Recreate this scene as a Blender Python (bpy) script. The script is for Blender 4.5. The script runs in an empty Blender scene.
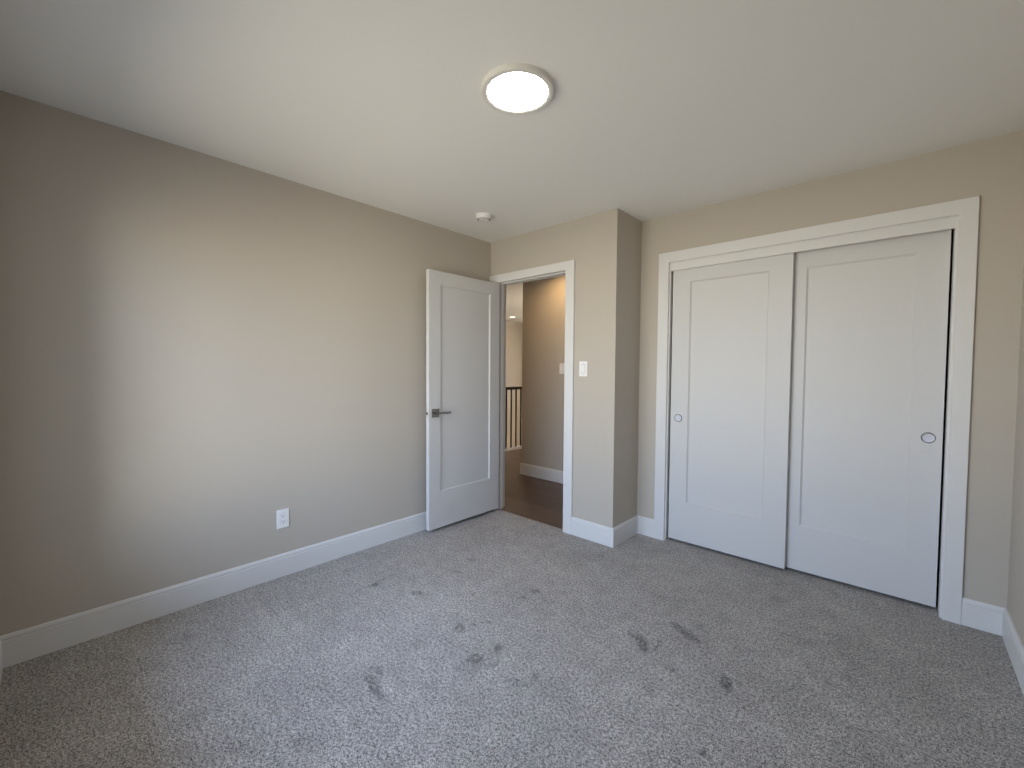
import bpy, bmesh, math, random
from mathutils import Matrix, Vector
S = bpy.context.scene
C = S.collection

# ------------------------------------------------------------------ camera
YAW, PIT, ROL, CAMH, FPX = 0.7417, 0.0349, -0.0067, 1.2917, 428.33
def make_camera():
    c, s = math.cos(YAW), math.sin(YAW)
    cp, sp = math.cos(PIT), math.sin(PIT)
    right = Vector((c, s, 0)); f0 = Vector((-s, c, 0)); z = Vector((0, 0, 1))
    fwd = f0 * cp - z * sp
    up = z * cp + f0 * sp
    cr, sr = math.cos(ROL), math.sin(ROL)
    X = right * cr - up * sr
    Y = right * sr + up * cr
    M = Matrix((X, Y, -fwd)).transposed().to_4x4()
    M.translation = Vector((0, 0, CAMH))
    cam = bpy.data.cameras.new('camera')
    cam.sensor_fit = 'HORIZONTAL'; cam.sensor_width = 36.0
    cam.lens = 36.0 * FPX / 1024.0
    cam.clip_start = 0.02; cam.clip_end = 200
    o = bpy.data.objects.new('camera', cam); C.objects.link(o)
    o.matrix_world = M
    S.camera = o
make_camera()

# ------------------------------------------------------------------ exposure
S.view_settings.view_transform = 'Standard'
S.view_settings.look = 'None'
S.view_settings.exposure = 0.24
S.view_settings.gamma = 1.0
S.view_settings.use_curve_mapping = False

# ------------------------------------------------------------------ sky / daylight
SKY_STRENGTH = 8.8
GROUND = (0.74, 0.665, 0.565)
def make_world():
    w = bpy.data.worlds.new('daylight'); S.world = w; w.use_nodes = True
    nt = w.node_tree; nt.nodes.clear()
    out = nt.nodes.new('ShaderNodeOutputWorld'); bg = nt.nodes.new('ShaderNodeBackground')
    tc = nt.nodes.new('ShaderNodeTexCoord'); sep = nt.nodes.new('ShaderNodeSeparateXYZ')
    mr = nt.nodes.new('ShaderNodeMapRange'); cr = nt.nodes.new('ShaderNodeValToRGB')
    mr.inputs['From Min'].default_value = -1; mr.inputs['From Max'].default_value = 1
    nt.links.new(tc.outputs['Generated'], sep.inputs[0]); nt.links.new(sep.outputs['Z'], mr.inputs['Value'])
    nt.links.new(mr.outputs[0], cr.inputs[0]); nt.links.new(cr.outputs[0], bg.inputs['Color'])
    e = cr.color_ramp.elements
    e[0].position = 0.0; e[0].color = (*[c*0.4 for c in GROUND], 1)
    e[1].position = 1.0; e[1].color = (0.50, 0.665, 1.12, 1)
    for p, col in ((0.33, (*[c*0.70 for c in GROUND], 1)), (0.485, (*[c*1.7 for c in GROUND], 1)), (0.51, (0.84, 0.885, 1.0, 1)), (0.62, (0.655, 0.785, 1.06, 1))):
        n = e.new(p); n.color = col
    bg.inputs['Strength'].default_value = SKY_STRENGTH
    nt.links.new(bg.outputs[0], out.inputs['Surface'])
make_world()

# room dimensions (metres): x along the closet wall, y into the room, z up
H = 2.44
XL, XR = -2.8154, 0.4019          # left / right wall faces
YN, YB, YC = -0.162, 2.7739, 3.1569   # window wall, door wall, closet wall faces
XJ = -1.537                        # corner of the jog
WT = 0.115                         # wall thickness
YH = 3.943                         # hall wall face
XH = -3.445                        # hall wall outer corner
WX0, WX1, WZ0, WZ1 = -2.47, -0.62, 0.42, 2.02   # window opening

def portal(name, loc, rot, sx, sy):
    l = bpy.data.lights.new(name, 'AREA'); l.shape = 'RECTANGLE'; l.size = sx; l.size_y = sy
    l.cycles.is_portal = True
    o = bpy.data.objects.new(name, l); C.objects.link(o); o.location = loc; o.rotation_euler = rot
portal('window_portal', ((WX0+WX1)/2, YN-0.158, (WZ0+WZ1)/2), (math.radians(90), 0, 0), WX1-WX0, WZ1-WZ0)
SX0, SX1, SZ0, SZ1 = -5.9, -4.7, 0.9, 2.0    # added window, out of view, soft daylight for the stair hall
portal('added_window_portal', ((SX0+SX1)/2, 9.0+WT-0.005, (SZ0+SZ1)/2), (math.radians(-90), 0, 0), SX1-SX0, SZ1-SZ0)
S.cycles.max_bounces = 12; S.cycles.diffuse_bounces = 8

def downlight_lamp(name, loc, watts, color, radius=0.06, spread=150):
    l = bpy.data.lights.new(name, 'AREA'); l.shape = 'DISK'; l.size = radius*2
    l.energy = watts; l.color = color; l.spread = math.radians(spread)
    o = bpy.data.objects.new(name, l); C.objects.link(o); o.location = loc
WARM = (1.0, 0.62, 0.28)
HALL_W, STAIR_W, FILL_GLOW = 3.6, 4.5, 300.0

# ------------------------------------------------------------------ materials
def mat(name, color, rough=0.5, metal=0.0, spec=0.5, emit=None, es=0.0):
    m = bpy.data.materials.new(name); m.use_nodes = True
    b = m.node_tree.nodes['Principled BSDF']
    b.inputs['Base Color'].default_value = (*color, 1)
    b.inputs['Roughness'].default_value = rough
    b.inputs['Metallic'].default_value = metal
    b.inputs['Specular IOR Level'].default_value = spec
    if emit:
        b.inputs['Emission Color'].default_value = (*emit, 1); b.inputs['Emission Strength'].default_value = es
    return m
def add_bump(m, scale, strength, dist=0.001, detail=3):
    nt = m.node_tree; b = nt.nodes['Principled BSDF']
    tc = nt.nodes.new('ShaderNodeTexCoord'); n = nt.nodes.new('ShaderNodeTexNoise'); bp = nt.nodes.new('ShaderNodeBump')
    n.inputs['Scale'].default_value = scale; n.inputs['Detail'].default_value = detail
    bp.inputs['Strength'].default_value = strength; bp.inputs['Distance'].default_value = dist
    nt.links.new(tc.outputs['Object'], n.inputs['Vector']); nt.links.new(n.outputs['Fac'], bp.inputs['Height'])
    nt.links.new(bp.outputs[0], b.inputs['Normal'])
    return m
M_wall = add_bump(mat('greige_wall_paint', (0.50, 0.458, 0.402), 0.85, spec=0.2), 220, 0.08)
M_ceil = add_bump(mat('white_ceiling_paint', (0.83, 0.825, 0.80), 0.8, spec=0.2), 180, 0.08)
M_trim = mat('white_semi_gloss_trim', (0.69, 0.69, 0.69), 0.5)
M_door = mat('white_door_paint', (0.62, 0.62, 0.625), 0.55)
M_plate = mat('white_plastic', (0.86, 0.86, 0.86), 0.3)
M_slot = mat('dark_slot', (0.05, 0.05, 0.055), 0.6)
M_metal = mat('brushed_nickel', (0.27, 0.265, 0.26), 0.25, 1.0)
M_chrome = mat('pull_ring_metal', (0.20, 0.20, 0.22), 0.3, 1.0)
M_dish = mat('pull_dish_metal', (0.60, 0.61, 0.69), 0.6, 0.3)
M_rail = mat('dark_espresso_metal', (0.010, 0.006, 0.004), 0.75, spec=0.15)
M_dark = mat('closet_interior', (0.35, 0.34, 0.32), 0.8)
M_lens = mat('lit_lens', (0.9, 0.9, 0.9), 0.4, emit=(1.0, 0.96, 0.90), es=36.0)
M_lens2 = mat('lit_hall_lens', (0.9, 0.9, 0.9), 0.4, emit=(1.0, 0.85, 0.62), es=6.0)
M_fix = mat('white_fixture_rim', (0.72, 0.70, 0.66), 0.4)
M_glass = bpy.data.materials.new('window_glass'); M_glass.use_nodes = True
def _glass():
    nt = M_glass.node_tree; nt.nodes.clear()
    o = nt.nodes.new('ShaderNodeOutputMaterial'); mx = nt.nodes.new('ShaderNodeMixShader')
    t = nt.nodes.new('ShaderNodeBsdfTransparent'); g = nt.nodes.new('ShaderNodeBsdfGlossy'); f = nt.nodes.new('ShaderNodeFresnel')
    f.inputs['IOR'].default_value = 1.25; g.inputs['Roughness'].default_value = 0.02
    t.inputs['Color'].default_value = (0.96, 0.98, 0.97, 1)
    nt.links.new(f.outputs[0], mx.inputs[0]); nt.links.new(t.outputs[0], mx.inputs[1]); nt.links.new(g.outputs[0], mx.inputs[2])
    nt.links.new(mx.outputs[0], o.inputs[0])
_glass()

def carpet_material():
    m = mat('grey_cut_pile_carpet', (0.25, 0.24, 0.235), 0.95, spec=0.1)
    nt = m.node_tree; b = nt.nodes['Principled BSDF']; N = nt.nodes.new; L = nt.links.new
    b.inputs['Sheen Weight'].default_value = 0.15; b.inputs['Sheen Roughness'].default_value = 0.6
    geo = N('ShaderNodeNewGeometry')
    def noise(scale, detail, rough=0.5):
        n = N('ShaderNodeTexNoise'); n.inputs['Scale'].default_value = scale; n.inputs['Detail'].default_value = detail
        n.inputs['Roughness'].default_value = rough; L(geo.outputs['Position'], n.inputs['Vector']); return n
    def math_(op, a, c, clamp=False):
        n = N('ShaderNodeMath'); n.operation = op; n.use_clamp = clamp
        for i, v in enumerate((a, c)):
            if v is None: continue
            if isinstance(v, (int, float)): n.inputs[i].default_value = v
            else: L(v, n.inputs[i])
        return n.outputs[0]
    # tuft speckle, two sizes
    sp = noise(225, 2, 0.7); sp2 = noise(85, 1, 0.5)
    ra = N('ShaderNodeMapRange'); ra.interpolation_type = 'SMOOTHSTEP'; ra.inputs['From Min'].default_value = 0.34; ra.inputs['From Max'].default_value = 0.66
    ra.inputs['To Min'].default_value = CARPET_LO; ra.inputs['To Max'].default_value = CARPET_HI
    mixs = math_('ADD', math_('MULTIPLY', sp.outputs['Fac'], 0.75), math_('MULTIPLY', sp2.outputs['Fac'], 0.25))
    L(mixs, ra.inputs['Value'])
    # pile laid in different directions: broad soft patches
    big = noise(2.3, 4, 0.6)
    rb = N('ShaderNodeMapRange'); rb.inputs['From Min'].default_value = 0.3; rb.inputs['From Max'].default_value = 0.7
    rb.inputs['To Min'].default_value = 0.86; rb.inputs['To Max'].default_value = 1.14; L(big.outputs['Fac'], rb.inputs['Value'])
    mid = noise(13, 5, 0.7)
    rm = N('ShaderNodeMapRange'); rm.inputs['From Min'].default_value = 0.3; rm.inputs['From Max'].default_value = 0.7
    rm.inputs['To Min'].default_value = 0.84; rm.inputs['To Max'].default_value = 1.16; L(mid.outputs['Fac'], rm.inputs['Value'])
    # pressed foot marks: (x, y, half width, half length, angle deg, depth)
    marks = [(-1.553, 0.879, 0.0207, 0.0922, -99.4, 0.34), (-1.6, 1.37, 0.0332, 0.0259, -27.6, 0.34), (-1.352, 1.392, 0.0158, 0.0316, 18.4, 0.36), (-1.374, 1.274, 0.0309, 0.0351, -70.0, 0.34), (-1.292, 1.293, 0.0158, 0.0389, -18.0, 0.24),
             (-1.105, 1.367, 0.0107, 0.0283, -132.1, 0.3), (-1.141, 1.294, 0.0166, 0.0461, -60.1, 0.22), (-1.529, 1.506, 0.0106, 0.0311, -47.6, 0.3), (-1.562, 1.44, 0.0126, 0.0106, -48.8, 0.3), (-0.88, 1.884, 0.024, 0.0657, -146.8, 0.42),
             (-0.933, 1.907, 0.0137, 0.0342, -110.6, 0.25), (-0.762, 2.105, 0.0293, 0.0832, -115.6, 0.34), (-0.709, 1.803, 0.0104, 0.0209, -73.3, 0.28), (-0.507, 1.879, 0.0195, 0.0481, -159.3, 0.46), (-0.469, 1.914, 0.0106, 0.0085, -45.0, 0.3),
             (-2.293, 1.302, 0.0205, 0.024, -16.9, 0.36), (-2.313, 1.316, 0.0107, 0.1616, 5.0, 0.16), (-2.03, 1.424, 0.0249, 0.0327, -66.6, 0.36), (-1.79, 1.634, 0.0134, 0.0141, -45.0, 0.3), (-1.549, 1.907, 0.0157, 0.026, -22.6, 0.36),
             (-2.13, 1.926, 0.02, 0.031, -75.1, 0.22), (-2.059, 1.748, 0.0145, 0.0301, -74.6, 0.3), (-1.912, 1.904, 0.0133, 0.0243, -80.5, 0.24), (-1.494, 0.582, 0.0332, 0.0572, -63.0, 0.17), (-1.439, 0.737, 0.018, 0.0359, -77.1, 0.14),
             (-1.549, 1.802, 0.0127, 0.0177, -47.3, 0.28), (-0.065, 3.125, 0.028, 0.029, -90.0, -0.15), (-1.014, 1.919, 0.0314, 0.0997, -15.7, -0.1), (-1.523, 0.923, 0.0232, 0.0713, -112.2, -0.12), (-1.521, 1.079, 0.0234, 0.0591, -66.0, -0.1),
             (-1.731, 0.514, 0.0232, 0.095, -88.2, -0.08), (-1.606, 0.43, 0.0242, 0.0608, -64.7, 0.12), (-0.722, 1.625, 0.014, 0.0369, -130.6, 0.14), (-1.522, 2.576, 0.0242, 0.0354, -73.6, 0.18), (-1.376, 1.774, 0.0281, 0.0644, -64.2, 0.1),
             (-0.988, 1.377, 0.0317, 0.0579, -68.7, 0.08), (-0.334, 2.425, 0.0566, 0.0778, -81.9, 0.08), (-0.482, 2.776, 0.0381, 0.048, -87.6, 0.1), (-1.243, 1.068, 0.0298, 0.0642, -85.5, 0.08), (-2.274, 0.177, 0.027, 0.081, -69.8, 0.1),
             (-0.461, 1.48, 0.0145, 0.0161, -60.3, 0.34), (-0.52, 1.38, 0.0102, 0.0155, -75.1, 0.25), (-0.818, 1.921, 0.0079, 0.0547, 9.5, 0.25), (-0.72, 2.194, 0.015, 0.0422, -121.4, 0.15), (-1.357, 1.223, 0.0408, 0.0461, -62.9, 0.12),
             (-1.632, 0.932, 0.0139, 0.0359, -77.1, 0.25), (-0.525, 2.146, 0.0096, 0.0561, -148.9, 0.12)]
    dn = noise(45, 4, 0.7)
    vs = N('ShaderNodeVectorMath'); vs.operation = 'SUBTRACT'; L(dn.outputs['Color'], vs.inputs[0]); vs.inputs[1].default_value = (.5,.5,.5)
    vm = N('ShaderNodeVectorMath'); vm.operation = 'SCALE'; L(vs.outputs[0], vm.inputs[0]); vm.inputs['Scale'].default_value = 0.06
    va = N('ShaderNodeVectorMath'); va.operation = 'ADD'; L(geo.outputs['Position'], va.inputs[0]); L(vm.outputs[0], va.inputs[1])
    total = None
    for (x, y, rx, ry, a, d) in marks:
        mp = N('ShaderNodeMapping'); mp.vector_type = 'TEXTURE'
        mp.inputs['Location'].default_value = (x, y, 0); mp.inputs['Rotation'].default_value = (0, 0, math.radians(a))
        mp.inputs['Scale'].default_value = (rx*1.25, ry*1.25, 1); L(va.outputs[0], mp.inputs['Vector'])
        mz = N('ShaderNodeVectorMath'); mz.operation = 'MULTIPLY'; L(mp.outputs[0], mz.inputs[0]); mz.inputs[1].default_value = (1,1,0)
        ln = N('ShaderNodeVectorMath'); ln.operation = 'LENGTH'; L(mz.outputs[0], ln.inputs[0])
        r = N('ShaderNodeMapRange'); r.interpolation_type = 'SMOOTHSTEP'
        r.inputs['From Min'].default_value = 1.15; r.inputs['From Max'].default_value = 0.6
        r.inputs['To Min'].default_value = 0; r.inputs['To Max'].default_value = d; L(ln.outputs['Value'], r.inputs['Value'])
        total = r.outputs[0] if total is None else math_('ADD', total, r.outputs[0])
    tn = noise(55, 3, 0.6)
    tr = N('ShaderNodeMapRange'); tr.inputs['From Min'].default_value = 0.35; tr.inputs['From Max'].default_value = 0.65
    tr.inputs['To Min'].default_value = 0.45; tr.inputs['To Max'].default_value = 1.75; L(tn.outputs['Fac'], tr.inputs['Value'])
    k = math_('SUBTRACT', 1.0, math_('MULTIPLY', math_('MINIMUM', total, 0.42), tr.outputs[0]))
    fac = math_('MULTIPLY', math_('MULTIPLY', ra.outputs[0], rb.outputs[0]), math_('MULTIPLY', rm.outputs[0], k))
    cc = N('ShaderNodeCombineXYZ')
    for i, t in enumerate(CARPET_TINT): L(math_('MULTIPLY', fac, t), cc.inputs[i])
    L(cc.outputs[0], b.inputs['Base Color'])
    bp = N('ShaderNodeBump'); bp.inputs['Strength'].default_value = 0.6; bp.inputs['Distance'].default_value = 0.006
    L(mixs, bp.inputs['Height']); L(bp.outputs[0], b.inputs['Normal'])
    return m
CARPET_LO, CARPET_HI = 0.010, 0.60
CARPET_TINT = (1.03, 0.965, 0.90)
M_carpet = carpet_material()

def wood_material():
    m = mat('brown_laminate_planks', (0.1, 0.06, 0.04), 0.38)
    nt = m.node_tree; b = nt.nodes['Principled BSDF']; N = nt.nodes.new; L = nt.links.new
    geo = N('ShaderNodeNewGeometry')
    br = N('ShaderNodeTexBrick'); br.inputs['Scale'].default_value = 1.0; br.inputs['Brick Width'].default_value = 1.2
    br.inputs['Row Height'].default_value = 0.15; br.inputs['Mortar Size'].default_value = 0.0015
    br.inputs['Color1'].default_value = (0.075, 0.048, 0.036, 1); br.inputs['Color2'].default_value = (0.12, 0.08, 0.06, 1)
    br.inputs['Mortar'].default_value = (0.03, 0.02, 0.015, 1); L(geo.outputs['Position'], br.inputs['Vector'])
    mp = N('ShaderNodeMapping'); mp.inputs['Scale'].default_value = (3, 40, 3); L(geo.outputs['Position'], mp.inputs['Vector'])
    n = N('ShaderNodeTexNoise'); n.inputs['Scale'].default_value = 1.5; n.inputs['Detail'].default_value = 5; L(mp.outputs[0], n.inputs['Vector'])
    r = N('ShaderNodeMapRange'); r.inputs['To Min'].default_value = 0.6; r.inputs['To Max'].default_value = 1.4; L(n.outputs['Fac'], r.inputs['Value'])
    vm = N('ShaderNodeVectorMath'); vm.operation = 'SCALE'; L(br.outputs['Color'], vm.inputs[0]); L(r.outputs[0], vm.inputs['Scale'])
    L(vm.outputs[0], b.inputs['Base Color'])
    return m
M_wood = wood_material()

# ------------------------------------------------------------------ mesh helpers
def box(bm, x0, y0, z0, x1, y1, z1):
    if x0 > x1: x0, x1 = x1, x0
    if y0 > y1: y0, y1 = y1, y0
    if z0 > z1: z0, z1 = z1, z0
    v = [bm.verts.new(p) for p in ((x0,y0,z0),(x1,y0,z0),(x1,y1,z0),(x0,y1,z0),(x0,y0,z1),(x1,y0,z1),(x1,y1,z1),(x0,y1,z1))]
    for f in ((0,3,2,1),(4,5,6,7),(0,1,5,4),(1,2,6,5),(2,3,7,6),(3,0,4,7)): bm.faces.new([v[i] for i in f])
def lathe(bm, prof, M, seg=48):
    """prof: (radius, height) list; revolved about local z, then placed by matrix M"""
    rings = []
    for r, h in prof:
        if r < 1e-6: rings.append([bm.verts.new(M @ Vector((0, 0, h)))])
        else: rings.append([bm.verts.new(M @ Vector((r*math.cos(2*math.pi*i/seg), r*math.sin(2*math.pi*i/seg), h))) for i in range(seg)])
    for a, b in zip(rings, rings[1:]):
        for i in range(seg):
            j = (i+1) % seg
            if len(a) == 1 and len(b) == 1: continue
            if len(a) == 1: bm.faces.new((a[0], b[j], b[i]))
            elif len(b) == 1: bm.faces.new((a[i], a[j], b[0]))
            else: bm.faces.new((a[i], a[j], b[j], b[i]))
def obj(name, bm, m, parent=None, smooth=False, bevel=0.0, origin=None, seg=2):
    """link the bmesh (world coordinates) as one object; the origin is moved to its base centre"""
    bmesh.ops.recalc_face_normals(bm, faces=bm.faces[:])
    co = [v.co for v in bm.verts]
    if origin is None:
        origin = Vector(((min(c.x for c in co)+max(c.x for c in co))/2, (min(c.y for c in co)+max(c.y for c in co))/2, min(c.z for c in co)))
    else: origin = Vector(origin)
    for v in bm.verts: v.co -= origin
    me = bpy.data.meshes.new(name); bm.to_mesh(me); bm.free()
    me.materials.append(m)
    o = bpy.data.objects.new(name, me); C.objects.link(o)
    if parent is not None:
        o.parent = parent
        o.location = origin - wpos(parent)
    else: o.location = origin
    if bevel:
        md = o.modifiers.new('bevel', 'BEVEL'); md.width = bevel; md.segments = seg; md.limit_method = 'ANGLE'; md.angle_limit = math.radians(40)
    if smooth:
        for p in me.polygons: p.use_smooth = True
        md = o.modifiers.new('wn', 'EDGE_SPLIT'); md.split_angle = math.radians(35)
    return o
def wpos(o):
    v = Vector(o.location)
    while o.parent: o = o.parent; v += o.location
    return v
def boxes(name, lst, m, parent=None, bevel=0.0, **k):
    bm = bmesh.new()
    for b in lst: box(bm, *b)
    return obj(name, bm, m, parent, bevel=bevel, **k)
def tag(o, label, cat, group=None, kind=None):
    if label: o['label'] = label
    if cat: o['category'] = cat
    if group: o['group'] = group
    if kind: o['kind'] = kind
    return o
def struct(o, label, cat): return tag(o, label, cat, kind='structure')
def empty(name, loc):
    o = bpy.data.objects.new(name, None); C.objects.link(o); o.location = loc; o.empty_display_size = 0.05; return o

def wall_slab(name, u0, u1, z0, z1, plane, thick, axis, holes, m=None):
    """wall in the plane axis=plane (axis 'x' or 'y'), built of one clean slab around its openings"""
    us = sorted({u0, u1, *[h[0] for h in holes], *[h[1] for h in holes]})
    zs = sorted({z0, z1, *[h[2] for h in holes], *[h[3] for h in holes]})
    bm = bmesh.new()
    solid = {}
    for i in range(len(us)-1):
        for j in range(len(zs)-1):
            cu, cz = (us[i]+us[i+1])/2, (zs[j]+zs[j+1])/2
            solid[i, j] = not any(h[0] < cu < h[1] and h[2] < cz < h[3] for h in holes)
    cache = {}
    def V(i, j, s):
        k = (i, j, s)
        if k not in cache:
            d = plane + (thick if s else 0)
            cache[k] = bm.verts.new((us[i], d, zs[j]) if axis == 'y' else (d, us[i], zs[j]))
        return cache[k]
    for (i, j), on in solid.items():
        if not on: continue
        for s in (0, 1): bm.faces.new([V(i,j,s), V(i+1,j,s), V(i+1,j+1,s), V(i,j+1,s)])
        for (di, dj, a, b) in ((-1,0,(i,j),(i,j+1)), (1,0,(i+1,j),(i+1,j+1)), (0,-1,(i,j),(i+1,j)), (0,1,(i,j+1),(i+1,j+1))):
            if not solid.get((i+di, j+dj), False):
                bm.faces.new([V(*a,0), V(*b,0), V(*b,1), V(*a,1)])
    return obj(name, bm, m or M_wall)

# ------------------------------------------------------------------ setting: room shell
DX0, DX1, DZ = -2.757, -1.956, 2.090       # rough opening of the bedroom door
KX0, KX1, KZ = -1.329, 0.192, 2.107        # rough opening of the closet
HY1 = 9.0; FX = -7.05; LX = -4.63          # far hall: end, far wall, landing edge

bm = bmesh.new(); box(bm, XL-WT, YN-0.16, -0.10, XR+WT, YB+0.03, 0.0); box(bm, XJ-WT, YB+0.03, -0.10, XR+WT, YH+0.02, 0.0)
floor = struct(obj('floor', bm, M_carpet), 'grey speckled cut-pile bedroom carpet with faint foot marks', 'carpet')
struct(boxes('ceiling', [(FX-0.2, YN-0.16, H, XR+WT, HY1+0.2, H+0.15)], M_ceil), 'smooth white painted ceiling', 'ceiling')
struct(wall_slab('wall_left', YN-0.16, YB, 0, H, XL, -WT, 'x', []), 'long greige wall left of the open door', 'wall')
struct(wall_slab('wall_right', YN-0.16, YC+WT, 0, H, XR, WT, 'x', []), 'greige wall at the right edge of the photo', 'wall')
struct(wall_slab('wall_near', XL, XR, 0, H, YN, -0.16, 'y', [(WX0, WX1, WZ0, WZ1)]), 'greige window wall behind the camera', 'wall')
struct(wall_slab('wall_door', FX, XJ, 0, H, YB, WT, 'y', [(DX0, DX1, -1, DZ)]), 'greige wall around the open doorway', 'wall')
struct(wall_slab('wall_jog', YB+WT, YC+WT, 0, H, XJ, -WT, 'x', []), 'short return wall between doorway wall and closet wall', 'wall')
struct(wall_slab('wall_closet', XJ, XR, 0, H, YC, WT, 'y', [(KX0, KX1, -1, KZ)]), 'greige wall around the sliding closet doors', 'wall')
# closet interior
struct(boxes('wall_closet_interior', [(XJ-WT, YC+WT, 0, XJ, YH, H), (XR, YC+WT, 0, XR+WT, YH, H)], M_dark), 'side walls inside the closet', 'wall')
# hall
struct(wall_slab('wall_hall', XH, XR+WT, 0, H, YH, WT, 'y', []), 'warm lit greige hall wall seen through the doorway', 'wall')
struct(boxes('wall_hall_return', [(XH, YH+WT, 0, XH+WT, HY1, H)], M_wall), 'hall wall turning away beyond its corner', 'wall')
struct(boxes('wall_stair', [(FX-WT, YB, -2.75, FX, HY1, H)], M_wall), 'tan far wall beyond the stair railing', 'wall')
struct(wall_slab('wall_hall_end', FX-WT, XH+WT, -2.75, H, HY1, WT, 'y', [(SX0, SX1, SZ0, SZ1)]), 'end wall of the stair hall', 'wall')
struct(boxes('wall_stair_lower', [(FX, YB, -2.75, LX, YB+WT, 0), (LX, YB, -2.75, LX+WT, HY1, -0.30)], M_wall), 'lower walls of the stair opening', 'wall')
struct(boxes('floor_lower', [(FX-WT, YB, -2.85, LX+WT, HY1+WT, -2.75)], M_wood), 'wood floor at the bottom of the stair opening', 'floor')
bm = bmesh.new(); box(bm, LX, YB+WT, -0.30, XJ-WT, YH+0.05, -0.004); box(bm, LX, YH+0.05, -0.30, XH+WT, HY1, -0.004); box(bm, DX0-.02, YB+0.03, -0.30, DX1+.02, YB+WT, -0.004)
struct(obj('floor_hall', bm, M_wood), 'brown wood plank hall floor beyond the doorway', 'floor')
# thin metal strip where the carpet meets the planks
bm = bmesh.new(); box(bm, DX0+.02, YB+0.022, -0.004, DX1-.02, YB+0.036, 0.0015)
struct(obj('trim_threshold', bm, mat('threshold_strip', (0.20, 0.15, 0.11), 0.5)), 'thin brown strip where carpet meets hall planks', 'threshold')

# ------------------------------------------------------------------ baseboards
BH = 0.1385
BPROF = [(0.0, 0.0), (0.0145, 0.0), (0.0145, 0.112), (0.0095, 0.1135), (0.0095, 0.1185), (0.0130, 0.1205), (0.0125, 0.128), (0.009, 0.1355), (0.006, BH), (0.0, BH)]
def base_run(name, p0, p1, n, m0, m1, label, prof=BPROF):
    """profile extruded from p0 to p1; n = direction into the room; m0/m1 = +1 outside mitre, -1 inside mitre, 0 square"""
    bm = bmesh.new(); p0 = Vector((*p0, 0)); p1 = Vector((*p1, 0)); n = Vector((*n, 0)); d = (p1-p0).normalized()
    a = [bm.verts.new(p0 + n*u - d*(u*m0) + Vector((0,0,z))) for u, z in prof]
    b = [bm.verts.new(p1 + n*u + d*(u*m1) + Vector((0,0,z))) for u, z in prof]
    for i in range(len(prof)):
        j = (i+1) % len(prof); bm.faces.new((a[i], a[j], b[j], b[i]))
    bm.faces.new(a); bm.faces.new(b)
    return struct(obj(name, bm, M_trim), label, 'baseboard')
CO_L, CI_L, CI_R, CO_R, DCT, DCI = XL, -2.742, -1.970, -1.889, 2.133, 2.064      # bedroom door casing
KO_L, KI_L, KI_R, KO_R, KCT, KCI = -1.3885, -1.310, 0.1795, 0.2490, 2.1634, 2.0880   # closet casing
base_run('baseboard_left', (XL, YN), (XL, YB-0.02), (1, 0), -1, 0, 'white baseboard along the left wall')
base_run('baseboard_near', (XL, YN), (XR, YN), (0, 1), -1, -1, 'white baseboard under the window behind the camera')
base_run('baseboard_right', (XR, YN), (XR, YC), (-1, 0), -1, -1, 'white baseboard along the right wall')
base_run('baseboard_door', (CO_R, YB), (XJ, YB), (0, -1), 0, 1, 'white baseboard between doorway casing and jog corner')
base_run('baseboard_jog', (XJ, YB), (XJ, YC), (1, 0), 1, -1, 'short white baseboard on the jog return wall')
base_run('baseboard_closet_left', (XJ, YC), (KO_L, YC), (0, -1), -1, 0, 'very short white baseboard left of the closet casing')
base_run('baseboard_closet_right', (KO_R, YC), (XR, YC), (0, -1), 0, -1, 'short white baseboard right of the closet casing')
base_run('baseboard_hall', (XH, YH), (XJ-WT, YH), (0, -1), 1, 0, 'white baseboard on the hall wall seen through the doorway')
base_run('baseboard_hall_return', (XH, YH), (XH, HY1), (-1, 0), 1, 0, 'white baseboard past the hall wall corner')
base_run('baseboard_hall_near_left', (LX+0.1, YB+WT), (-2.80, YB+WT), (0, 1), 0, 0, 'white baseboard on the hall side left of the doorway')
base_run('baseboard_hall_near_right', (-1.895, YB+WT), (XJ-WT, YB+WT), (0, 1), 0, 0, 'white baseboard on the hall side right of the doorway')

# ------------------------------------------------------------------ casings and jambs
def casing(bm, xi0, xi1, zi, xo0, xo1, zo, yface, ndir, z0=0.0):
    """mitred casing round an opening; u runs from inner edge (0) to outer edge (1)"""
    prof = [(0.0, 0.0), (0.0, 0.0155), (0.03, 0.0175), (0.97, 0.0175), (1.0, 0.0155), (1.0, 0.0)]
    path = []
    for u, d in prof:
        xl = xi0 + (xo0-xi0)*u; xr = xi1 + (xo1-xi1)*u; zt = zi + (zo-zi)*u; y = yface + ndir*d
        path.append([bm.verts.new(p) for p in ((xl, y, z0), (xl, y, zt), (xr, y, zt), (xr, y, z0))])
    n = len(path)
    for i in range(n):
        a, b = path[i], path[(i+1) % n]
        for k in range(3): bm.faces.new((a[k], a[k+1], b[k+1], b[k]))
    bm.faces.new([p[0] for p in path]); bm.faces.new([p[3] for p in path])

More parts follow.
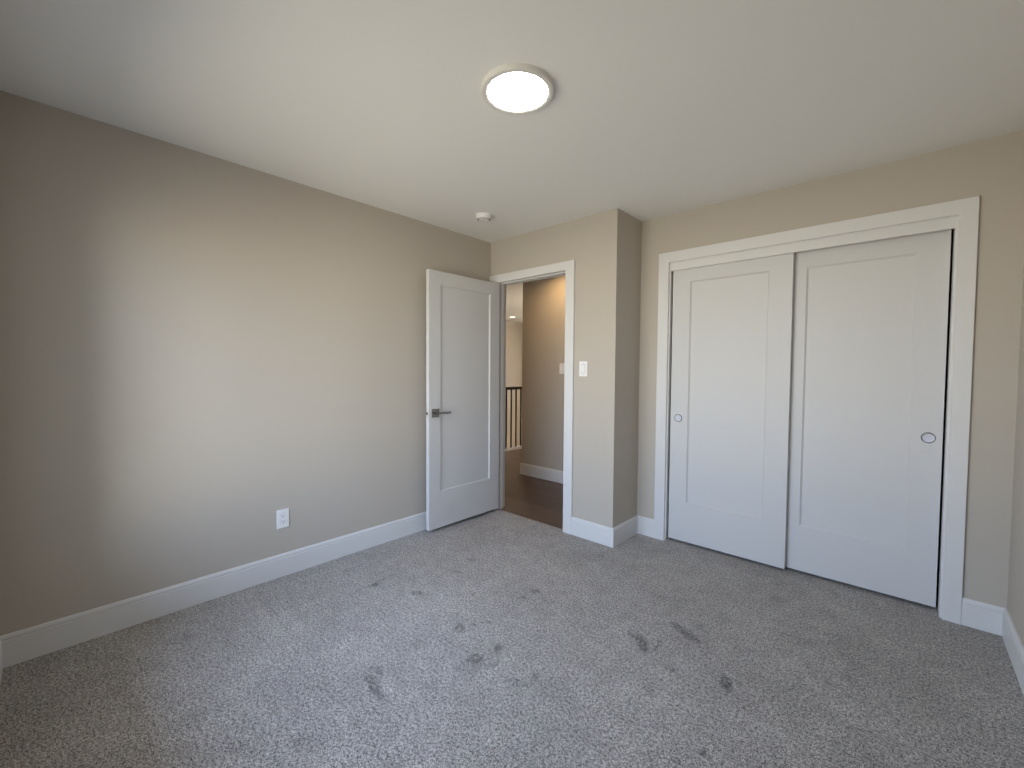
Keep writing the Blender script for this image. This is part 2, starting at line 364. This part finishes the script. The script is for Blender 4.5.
t1 = empty('trim_1', ((CI_L+CI_R)/2, YB, 0)); struct(t1, 'white casing and jamb around the open bedroom doorway', 'door frame')
bm = bmesh.new(); casing(bm, CI_L, CI_R, DCI, CO_L+0.001, CO_R, DCT, YB, -1); obj('casing', bm, M_trim, t1)
bm = bmesh.new(); casing(bm, CI_L, CI_R, DCI, -2.815, CO_R, DCT, YB+WT, 1, -0.004); obj('casing', bm, M_trim, t1)
JX0, JX1, JZ = -2.737, -1.976, 2.070
def jamb(bm, x0, x1, xo0, xo1, zi, zo, y0, y1, z0=-0.003):
    box(bm, xo0, y0, z0, x0, y1, zo); box(bm, x1, y0, z0, xo1, y1, zo); box(bm, x0, y0, zi, x1, y1, zo)
bm = bmesh.new(); jamb(bm, JX0, JX1, DX0, DX1, JZ, DZ, YB, YB+WT); jb = obj('jamb', bm, M_trim, t1)
bm = bmesh.new(); s = 0.011
jamb(bm, JX0+0.022, JX1-s, JX0, JX1, JZ-s, JZ, YB+0.040, YB+0.075); obj('door_stop', bm, M_trim, t1, bevel=0.001)
bm = bmesh.new(); box(bm, JX1-0.0015, YB+0.005, 0.92, JX1, YB+0.032, 0.98); obj('strike_plate', bm, M_metal, t1)

t2 = empty('trim_2', ((KI_L+KI_R)/2, YC, 0)); struct(t2, 'white casing, jamb and head track around the sliding closet doors', 'door frame')
bm = bmesh.new(); casing(bm, KI_L, KI_R, KCI, KO_L, KO_R, KCT, YC, -1); obj('casing', bm, M_trim, t2)
KJ0, KJ1, KJZ = KI_L+0.008, KI_R-0.010, KCI-0.006
bm = bmesh.new(); jamb(bm, KJ0, KJ1, KX0, KX1, KJZ, KZ, YC, YC+WT, 0.0); obj('jamb', bm, M_trim, t2)
bm = bmesh.new(); box(bm, KJ0, YC+0.004, 2.028, KJ1, YC+0.020, KJZ); obj('fascia', bm, M_trim, t2, bevel=0.001)
bm = bmesh.new(); box(bm, KJ0, YC+0.022, 2.06, KJ1, YC+0.108, KJZ); obj('track', bm, mat('closet_track', (0.3,0.3,0.3),0.4,0.8), t2)

# ------------------------------------------------------------------ doors
def frame_mesh(bm, w, h, t, px0, px1, pz0, pz1, P, st=0.009, dp=0.010):
    """stiles and rails of a one-panel door with a sloped sticking on both faces. local: u 0..w, v 0..t (thickness), z 0..h; P maps to world"""
    V = lambda u, v, z: bm.verts.new(P(u, v, z))
    for v, d in ((0.0, dp), (t, -dp)):
        o = [V(0,v,0), V(w,v,0), V(w,v,h), V(0,v,h)]
        i = [V(px0,v,pz0), V(px1,v,pz0), V(px1,v,pz1), V(px0,v,pz1)]
        k = [V(px0+0.0015,v+d*0.30,pz0+0.0015), V(px1-0.0015,v+d*0.30,pz0+0.0015), V(px1-0.0015,v+d*0.30,pz1-0.0015), V(px0+0.0015,v+d*0.30,pz1-0.0015)]
        s = [V(px0+st,v+d,pz0+st), V(px1-st,v+d,pz0+st), V(px1-st,v+d,pz1-st), V(px0+st,v+d,pz1-st)]
        for a, b in ((o, i), (i, k), (k, s)):
            for q in range(4): bm.faces.new((a[q], a[(q+1)%4], b[(q+1)%4], b[q]))
        if v == 0.0: o0, s0 = o, s
        else: o1, s1 = o, s
    for a, b in ((o0, o1), (s0, s1)):
        for q in range(4): bm.faces.new((a[q], a[(q+1)%4], b[(q+1)%4], b[q]))
def panel_mesh(bm, t, px0, px1, pz0, pz1, P, st=0.009, dp=0.010):
    pts = []
    for v in (dp+0.0004, t-dp-0.0004):
        pts.append([bm.verts.new(P(u, v, z)) for u, z in ((px0+st-.001, pz0+st-.001), (px1-st+.001, pz0+st-.001), (px1-st+.001, pz1-st+.001), (px0+st-.001, pz1-st+.001))])
    for p in pts: bm.faces.new(p)
    for q in range(4): bm.faces.new((pts[0][q], pts[0][(q+1)%4], pts[1][(q+1)%4], pts[1][q]))

# bedroom door, swung open against the left wall. hinge edge at y = HYE, u runs from the free edge towards the hinge
DFX = -2.6935; DT = 0.035; DW = 0.770; HYE = YB-0.008; DB = 0.028; DHT = 2.022
DANG = math.radians(0.0)
d1 = empty('door_1', (DFX-DT, HYE, DB)); struct(d1, 'white one-panel bedroom door standing open beside the left wall', 'door')
def P1(u, v, z): return Vector((DFX - v, HYE - DW + u, DB + z))
bm = bmesh.new(); frame_mesh(bm, DW, DHT, DT, 0.112, DW-0.112, 0.288, DHT-0.104, P1)
obj('stile_and_rail_frame', bm, M_door, d1)
bm = bmesh.new(); panel_mesh(bm, DT, 0.112, DW-0.112, 0.288, DHT-0.104, P1); obj('panel', bm, M_door, d1)
for side in (1, -1):
    X0 = DFX if side == 1 else DFX-DT
    hz = 0.944; hy = HYE-DW+0.058
    bm = bmesh.new(); box(bm, X0, hy-0.033, hz-0.033, X0+side*0.008, hy+0.033, hz+0.033)
    hd = obj('handle', bm, M_metal, d1, bevel=0.0015); hd['label'] = 'brushed metal lever handle with square rosette'
    bm = bmesh.new(); lathe(bm, [(0,0),(0.011,0),(0.011,0.034),(0,0.034)], Matrix.Translation((X0+side*0.008, hy, hz)) @ Matrix.Rotation(side*math.pi/2, 4, 'Y'), 24)
    obj('neck', bm, M_metal, hd, smooth=True)
    bm = bmesh.new(); box(bm, X0+side*0.040, hy-0.011, hz-0.0075, X0+side*0.052, hy+0.118, hz+0.0085); obj('lever', bm, M_metal, hd, bevel=0.002)
fy = HYE-DW
bm = bmesh.new(); box(bm, DFX-DT/2-0.0125, fy-0.0012, 0.944-0.028, DFX-DT/2+0.0125, fy+0.001, 0.944+0.028); lp = obj('latch_plate', bm, mat('latch_plate_painted_reflection', (0.8,0.8,0.78), 0.4, 0.7), d1)  # lighter base colour stands in for the white reflected in the nickel
bm = bmesh.new(); box(bm, DFX-DT/2-0.006, fy-0.010, 0.944-0.009, DFX-DT/2+0.006, fy-0.0012, 0.944+0.009); obj('latch_bolt', bm, M_metal, lp, bevel=0.002)
for hz in (0.27, 1.03, 1.83):
    bm = bmesh.new()
    lathe(bm, [(0,0),(0.0065,0),(0.0065,0.088),(0,0.088)], Matrix.Translation((JX0-0.006, YB-0.0235, hz)), 16)
    box(bm, JX0-0.0005, YB-0.008, hz, JX0+0.0015, YB+0.030, hz+0.088)
    box(bm, DFX-DT, HYE, hz, DFX-0.004, HYE+0.0022, hz+0.088)
    obj('hinge', bm, M_metal, d1)

def closet_door(name, x0, x1, yf, pulls_x, label, px0, px1, z1):
    z0, pz0, pz1 = 0.020, 0.306, 1.938
    t = 0.035
    d = empty(name, ((x0+x1)/2, yf+t/2, z0)); struct(d, label, 'door')
    P = lambda u, v, z: Vector((x0+u, yf+v, z0+z))
    bm = bmesh.new(); frame_mesh(bm, x1-x0, z1-z0, t, px0-x0, px1-x0, pz0-z0, pz1-z0, P); obj('stile_and_rail_frame', bm, M_door, d)
    bm = bmesh.new(); panel_mesh(bm, t, px0-x0, px1-x0, pz0-z0, pz1-z0, P); obj('panel', bm, M_door, d)
    # round flush cup pull
    Mx = Matrix.Translation((pulls_x, yf, 0.935)) @ Matrix.Rotation(math.pi/2, 4, 'X')
    bm = bmesh.new(); lathe(bm, [(0.0245,0.0005),(0.0245,0.0030),(0.0262,0.0036),(0.029,0.0022),(0.0295,-0.002),(0.0245,-0.002)][:5]+[(0.0245,-0.002),(0.0245,0.0005)], Mx, 40)
    pr = obj('pull_ring', bm, M_chrome, d, smooth=True)
    bm = bmesh.new(); lathe(bm, [(0.0,-0.0015),(0.0,0.0006),(0.0180,0.0009),(0.0225,0.0016),(0.0245,0.0022),(0.0245,-0.0015),(0.0,-0.0015)][1:6]+[(0.0,-0.0015)], Mx, 40)
    obj('pull_dish', bm, M_dish, pr, smooth=True)
    bm = bmesh.new(); 
    for hx in (x0+0.12, x1-0.12): box(bm, hx-0.03, yf+0.012, z1-0.001, hx+0.03, yf+0.024, 2.0595)
    obj('track_hanger', bm, M_metal, d)
    return d
closet_door('door_2', -1.292, -0.534, YC+0.026, -1.234, 'white sliding closet door on the left, in front of its neighbour', -1.166, -0.664, 2.046)
closet_door('door_3', -0.600, 0.159, YC+0.068, 0.104, 'white sliding closet door on the right, set behind its neighbour', -0.468, 0.032, 2.046)

# ------------------------------------------------------------------ window behind the camera
w = empty('window_1', ((WX0+WX1)/2, YN-0.1, WZ0)); struct(w, 'white framed window behind the camera', 'window')
fy0, fy1 = YN-0.155, YN-0.095
bm = bmesh.new(); f = 0.045
box(bm, WX0, fy0, WZ0, WX0+f, fy1, WZ1); box(bm, WX1-f, fy0, WZ0, WX1, fy1, WZ1); box(bm, WX0+f, fy0, WZ0, WX1-f, fy1, WZ0+f); box(bm, WX0+f, fy0, WZ1-f, WX1-f, fy1, WZ1)
mx = (WX0+WX1)/2; box(bm, mx-0.025, fy0, WZ0+f, mx+0.025, fy1, WZ1-f)
wf = obj('window_frame', bm, M_trim, w)
for a, b in ((WX0+f, mx-0.025), (mx+0.025, WX1-f)):
    bm = bmesh.new(); box(bm, a, YN-0.128, WZ0+f, b, YN-0.124, WZ1-f); obj('pane', bm, M_glass, wf)
bm = bmesh.new(); box(bm, WX0, YN+0.02, WZ0-0.022, WX1, YN, WZ0); box(bm, WX0, YN, WZ0-0.022, WX1, YN-0.095, WZ0+0.0005); obj('window_sill', bm, M_trim, w)
bm = bmesh.new(); casing(bm, WX0+0.004, WX1-0.004, WZ1-0.004, WX0-0.05, WX1+0.05, WZ1+0.05, YN, 1, WZ0); obj('casing', bm, M_trim, w)

w2 = empty('added_stair_window', ((SX0+SX1)/2, HY1+0.05, SZ0)); struct(w2, 'added unseen window lighting the stair hall from its far end', 'window')  # added out of view to bring soft daylight into the stair hall
bm = bmesh.new(); f = 0.045
box(bm, SX0, HY1+.02, SZ0, SX0+f, HY1+.08, SZ1); box(bm, SX1-f, HY1+.02, SZ0, SX1, HY1+.08, SZ1); box(bm, SX0+f, HY1+.02, SZ0, SX1-f, HY1+.08, SZ0+f); box(bm, SX0+f, HY1+.02, SZ1-f, SX1-f, HY1+.08, SZ1)
wf = obj('window_frame', bm, M_trim, w2)
bm = bmesh.new(); box(bm, SX0+f, HY1+.048, SZ0+f, SX1-f, HY1+.052, SZ1-f); obj('pane', bm, M_glass, wf)

# ------------------------------------------------------------------ electrical plates
def plate(name, P, kind, label, cat):
    """P(u, v, z): u across, v out of the wall, z up, all about the plate centre"""
    def bx(bm, u0, v0, z0, u1, v1, z1):
        a, b = P(u0, v0, z0), P(u1, v1, z1); box(bm, *a, *b)
    bm = bmesh.new(); bx(bm, -0.0355, 0, -0.0575, 0.0355, 0.0055, 0.0575)
    root = obj(name, bm, M_plate, bevel=0.002); tag(root, label, cat)
    if kind == 'outlet':
        bm = bmesh.new(); bx(bm, -0.0168, 0.0055, -0.0335, 0.0168, 0.0072, 0.0335); f = obj('receptacle', bm, M_plate, root, bevel=0.0012)
        for zc in (0.0185, -0.0155):
            bm = bmesh.new(); bx(bm, -0.0078, 0.0072, zc-0.005, -0.0054, 0.0075, zc+0.005); bx(bm, 0.0054, 0.0072, zc-0.004, 0.0078, 0.0075, zc+0.004)
            bx(bm, -0.0022, 0.0072, zc-0.0125, 0.0022, 0.0075, zc-0.0085); obj('socket_slots', bm, M_slot, f)
        bm = bmesh.new(); bx(bm, -0.0172, 0.0055, -0.0340, 0.0172, 0.0058, 0.0340); obj('receptacle_gap', bm, M_slot, root)
    else:
        bm = bmesh.new(); bx(bm, -0.0172, 0.0055, -0.0340, 0.0172, 0.0058, 0.0340); obj('rocker_gap', bm, M_slot, root)
        bm = bmesh.new()
        pts = [(-0.0162,0.0055,-0.0325),(0.0162,0.0055,-0.0325),(0.0162,0.0055,0.0325),(-0.0162,0.0055,0.0325),
               (-0.0162,0.0062,-0.0325),(0.0162,0.0062,-0.0325),(0.0162,0.0102,0.0325),(-0.0162,0.0102,0.0325)]
        v = [bm.verts.new(P(*p)) for p in pts]
        for q in ((0,3,2,1),(4,5,6,7),(0,1,5,4),(1,2,6,5),(2,3,7,6),(3,0,4,7)): bm.faces.new([v[i] for i in q])
        obj('rocker', bm, M_plate, root, bevel=0.0008)
    for zc in (0.0485, -0.0485):
        bm = bmesh.new()
        n = P(0, 1, 0) - P(0, 0, 0)
        lathe(bm, [(0,0.0),(0.0032,0.0),(0.0028,0.0009),(0,0.0011)], Matrix.Translation(P(0, 0.0055, zc)) @ n.to_track_quat('Z', 'Y').to_matrix().to_4x4(), 16)
        obj('screw', bm, M_fix, root, smooth=True)
    return root
plate('power_outlet', lambda u, v, z: Vector((XL+v, 0.978+u, 0.357+z)), 'outlet', 'white power outlet low on the left wall', 'outlet')
plate('light_switch', lambda u, v, z: Vector((-1.804+u, YB-v, 1.297+z)), 'switch', 'white light switch on the bedroom wall right of the doorway', 'switch')
plate('light_switch', lambda u, v, z: Vector((-2.846+u, YH-v, 1.300+z)), 'switch', 'white light switch on the hall wall, half hidden by the door casing', 'switch')

# ------------------------------------------------------------------ ceiling fittings
FLIP = Matrix.Rotation(math.pi, 4, 'X')
def disc_light(name, x, y, R, drop, lens_mat, label):
    root = empty(name, (x, y, H-drop)); tag(root, label, 'ceiling light')
    Mx = Matrix.Translation((x, y, H)) @ FLIP
    r2 = R*0.833
    bm = bmesh.new()
    lathe(bm, [(0,0),(R,0),(R,drop*0.75),(R-0.001,drop*0.92),(R-0.004,drop),(r2+0.006,drop),(r2,drop-0.004),(r2,drop*0.4),(0,drop*0.4)], Mx, 64)
    obj('housing', bm, M_fix, root, smooth=True)
    bm = bmesh.new()
    lathe(bm, [(0,drop-0.0015),(r2*0.6,drop-0.002),(r2-0.0005,drop-0.003),(r2-0.0005,drop*0.45),(0,drop*0.45)], Mx, 64)
    obj('lens', bm, lens_mat, root, smooth=True)['label'] = 'glowing white round lens'
disc_light('ceiling_light', -1.203, 1.335, 0.1475, 0.021, M_lens, 'round white flush ceiling light, lit, over the bedroom')

sx, sy = -2.355, 2.246
sd = empty('smoke_detector', (sx, sy, H-0.038)); tag(sd, 'small white round smoke detector on the ceiling near the doorway', 'smoke detector')
Mx = Matrix.Translation((sx, sy, H)) @ FLIP
bm = bmesh.new(); lathe(bm, [(0,0),(0.063,0),(0.063,0.006),(0.060,0.010),(0,0.010)], Mx, 48); obj('mounting_base', bm, M_plate, sd, smooth=True)
bm = bmesh.new(); lathe(bm, [(0,0.0095),(0.057,0.0095),(0.058,0.016),(0.0575,0.026),(0.054,0.031),(0.050,0.033),(0.050,0.031),(0.040,0.031),(0.040,0.0345),(0,0.0355)], Mx, 48); bd = obj('body', bm, M_plate, sd, smooth=True)
bm = bmesh.new(); lathe(bm, [(0.0,0.0345),(0.012,0.0345),(0.0115,0.0375),(0,0.038)], Mx @ Matrix.Translation((0.0,0.0,0)), 24); obj('test_button', bm, M_fix, bd, smooth=True)
bm = bmesh.new()
for k in range(20):
    a = 2*math.pi*k/20; R0 = Matrix.Translation((sx, sy, H)) @ FLIP @ Matrix.Rotation(a, 4, 'Z')
    vs = [bm.verts.new(R0 @ Vector(p)) for p in ((0.0405,-0.0055,0.0300),(0.0495,-0.0055,0.0300),(0.0495,0.0055,0.0300),(0.0405,0.0055,0.0300),(0.0405,-0.0055,0.0316),(0.0495,-0.0055,0.0316),(0.0495,0.0055,0.0316),(0.0405,0.0055,0.0316))]
    for q in ((0,3,2,1),(4,5,6,7),(0,1,5,4),(1,2,6,5),(2,3,7,6),(3,0,4,7)): bm.faces.new([vs[i] for i in q])
obj('vent_slots', bm, M_slot, bd)

# recessed lights of the hall and over the stairs, each with its own lamp; landing one added
def recessed(x, y, watts, label):
    root = empty('recessed_light', (x, y, H-0.006)); tag(root, label, 'ceiling light', 'recessed hall lights')
    Mx = Matrix.Translation((x, y, H)) @ FLIP
    bm = bmesh.new(); lathe(bm, [(0.062,0),(0.085,0),(0.084,0.004),(0.066,0.006),(0.062,0.004),(0.062,0)], Mx, 32); obj('trim_ring', bm, M_fix, root, smooth=True)
    bm = bmesh.new(); lathe(bm, [(0,0),(0.0625,0),(0.0625,0.002),(0,0.002)], Mx, 32); obj('lens', bm, M_lens2, root, smooth=True)
    downlight_lamp('recessed_lamp', (x, y, H-0.008), watts, WARM)
recessed(-6.43, 7.02, STAIR_W*0.4, 'small recessed light in the far ceiling seen through the doorway')
recessed(-4.1, 7.3, STAIR_W*1.6, 'added unseen recessed fill light over the landing behind the hall wall corner')  # added out of view to light the far wall and ceiling
recessed(-2.80, 3.64, HALL_W, 'recessed light in the hall just outside the doorway')

# added fill lamps, out of view: for the far ceiling and lower stair wall
M_fill = mat('fill_lamp_glow', (0.9,0.88,0.8), 0.6, emit=(1.0,0.85,0.66), es=FILL_GLOW)
M_fill_low = mat('lower_fill_lamp_glow', (0.9,0.88,0.8), 0.6, emit=(1.0,0.85,0.66), es=FILL_GLOW*0.8)
for wx, wy, wz, lab, ms in ((XH, 6.2, 1.80, 'added cylindrical fill lamp, unseen, on the landing side of the hall wall', M_fill), (LX, 6.6, -1.10, 'added cylindrical fill lamp, unseen, low in the stair opening below the landing', M_fill_low)):
    wl = empty('added_fill_lamp', (wx-0.06, wy, wz-0.02)); tag(wl, lab, 'added fill lamp')
    bm = bmesh.new(); box(bm, wx-0.02, wy-0.06, wz, wx, wy+0.06, wz+0.14); obj('back_plate', bm, M_metal, wl, bevel=0.003)
    bm = bmesh.new(); lathe(bm, [(0,0),(0.055,0),(0.055,0.16),(0,0.16)], Matrix.Translation((wx-0.085, wy, wz)), 32); obj('shade', bm, ms, wl, smooth=True)
    bm = bmesh.new(); box(bm, wx-0.04, wy-0.01, wz+0.06, wx-0.02, wy+0.01, wz+0.08); obj('arm', bm, M_metal, wl)

# ------------------------------------------------------------------ stair railing
RX = -4.595; ry0, ry1 = YB+WT+0.01, HY1-0.01
rr = empty('stair_railing', (RX, (ry0+ry1)/2, 0)); tag(rr, 'dark stair railing with thin balusters seen through the doorway', 'railing')
bm = bmesh.new(); box(bm, LX-0.02, ry0, -0.004, LX+0.055, ry1, 0.040); obj('curb', bm, M_trim, rr)['label'] = 'white curb under the balusters'
bm = bmesh.new(); box(bm, RX-0.03, ry0, 0.965, RX+0.03, ry1, 1.008); obj('handrail', bm, M_rail, rr, bevel=0.008)
y = 4.887 - 0.1145*17
proto = None
while y < ry1-0.03:
    if y > ry0+0.02:
        if proto is None:
            bm = bmesh.new(); box(bm, RX-0.0085, y-0.0085, 0.040, RX+0.0085, y+0.0085, 0.966); proto = obj('baluster', bm, M_rail, rr)
        else:
            c = proto.copy(); C.objects.link(c); c.parent = rr; c.location = (proto.location.x, y-wpos(rr).y, proto.location.z)
    y += 0.1145
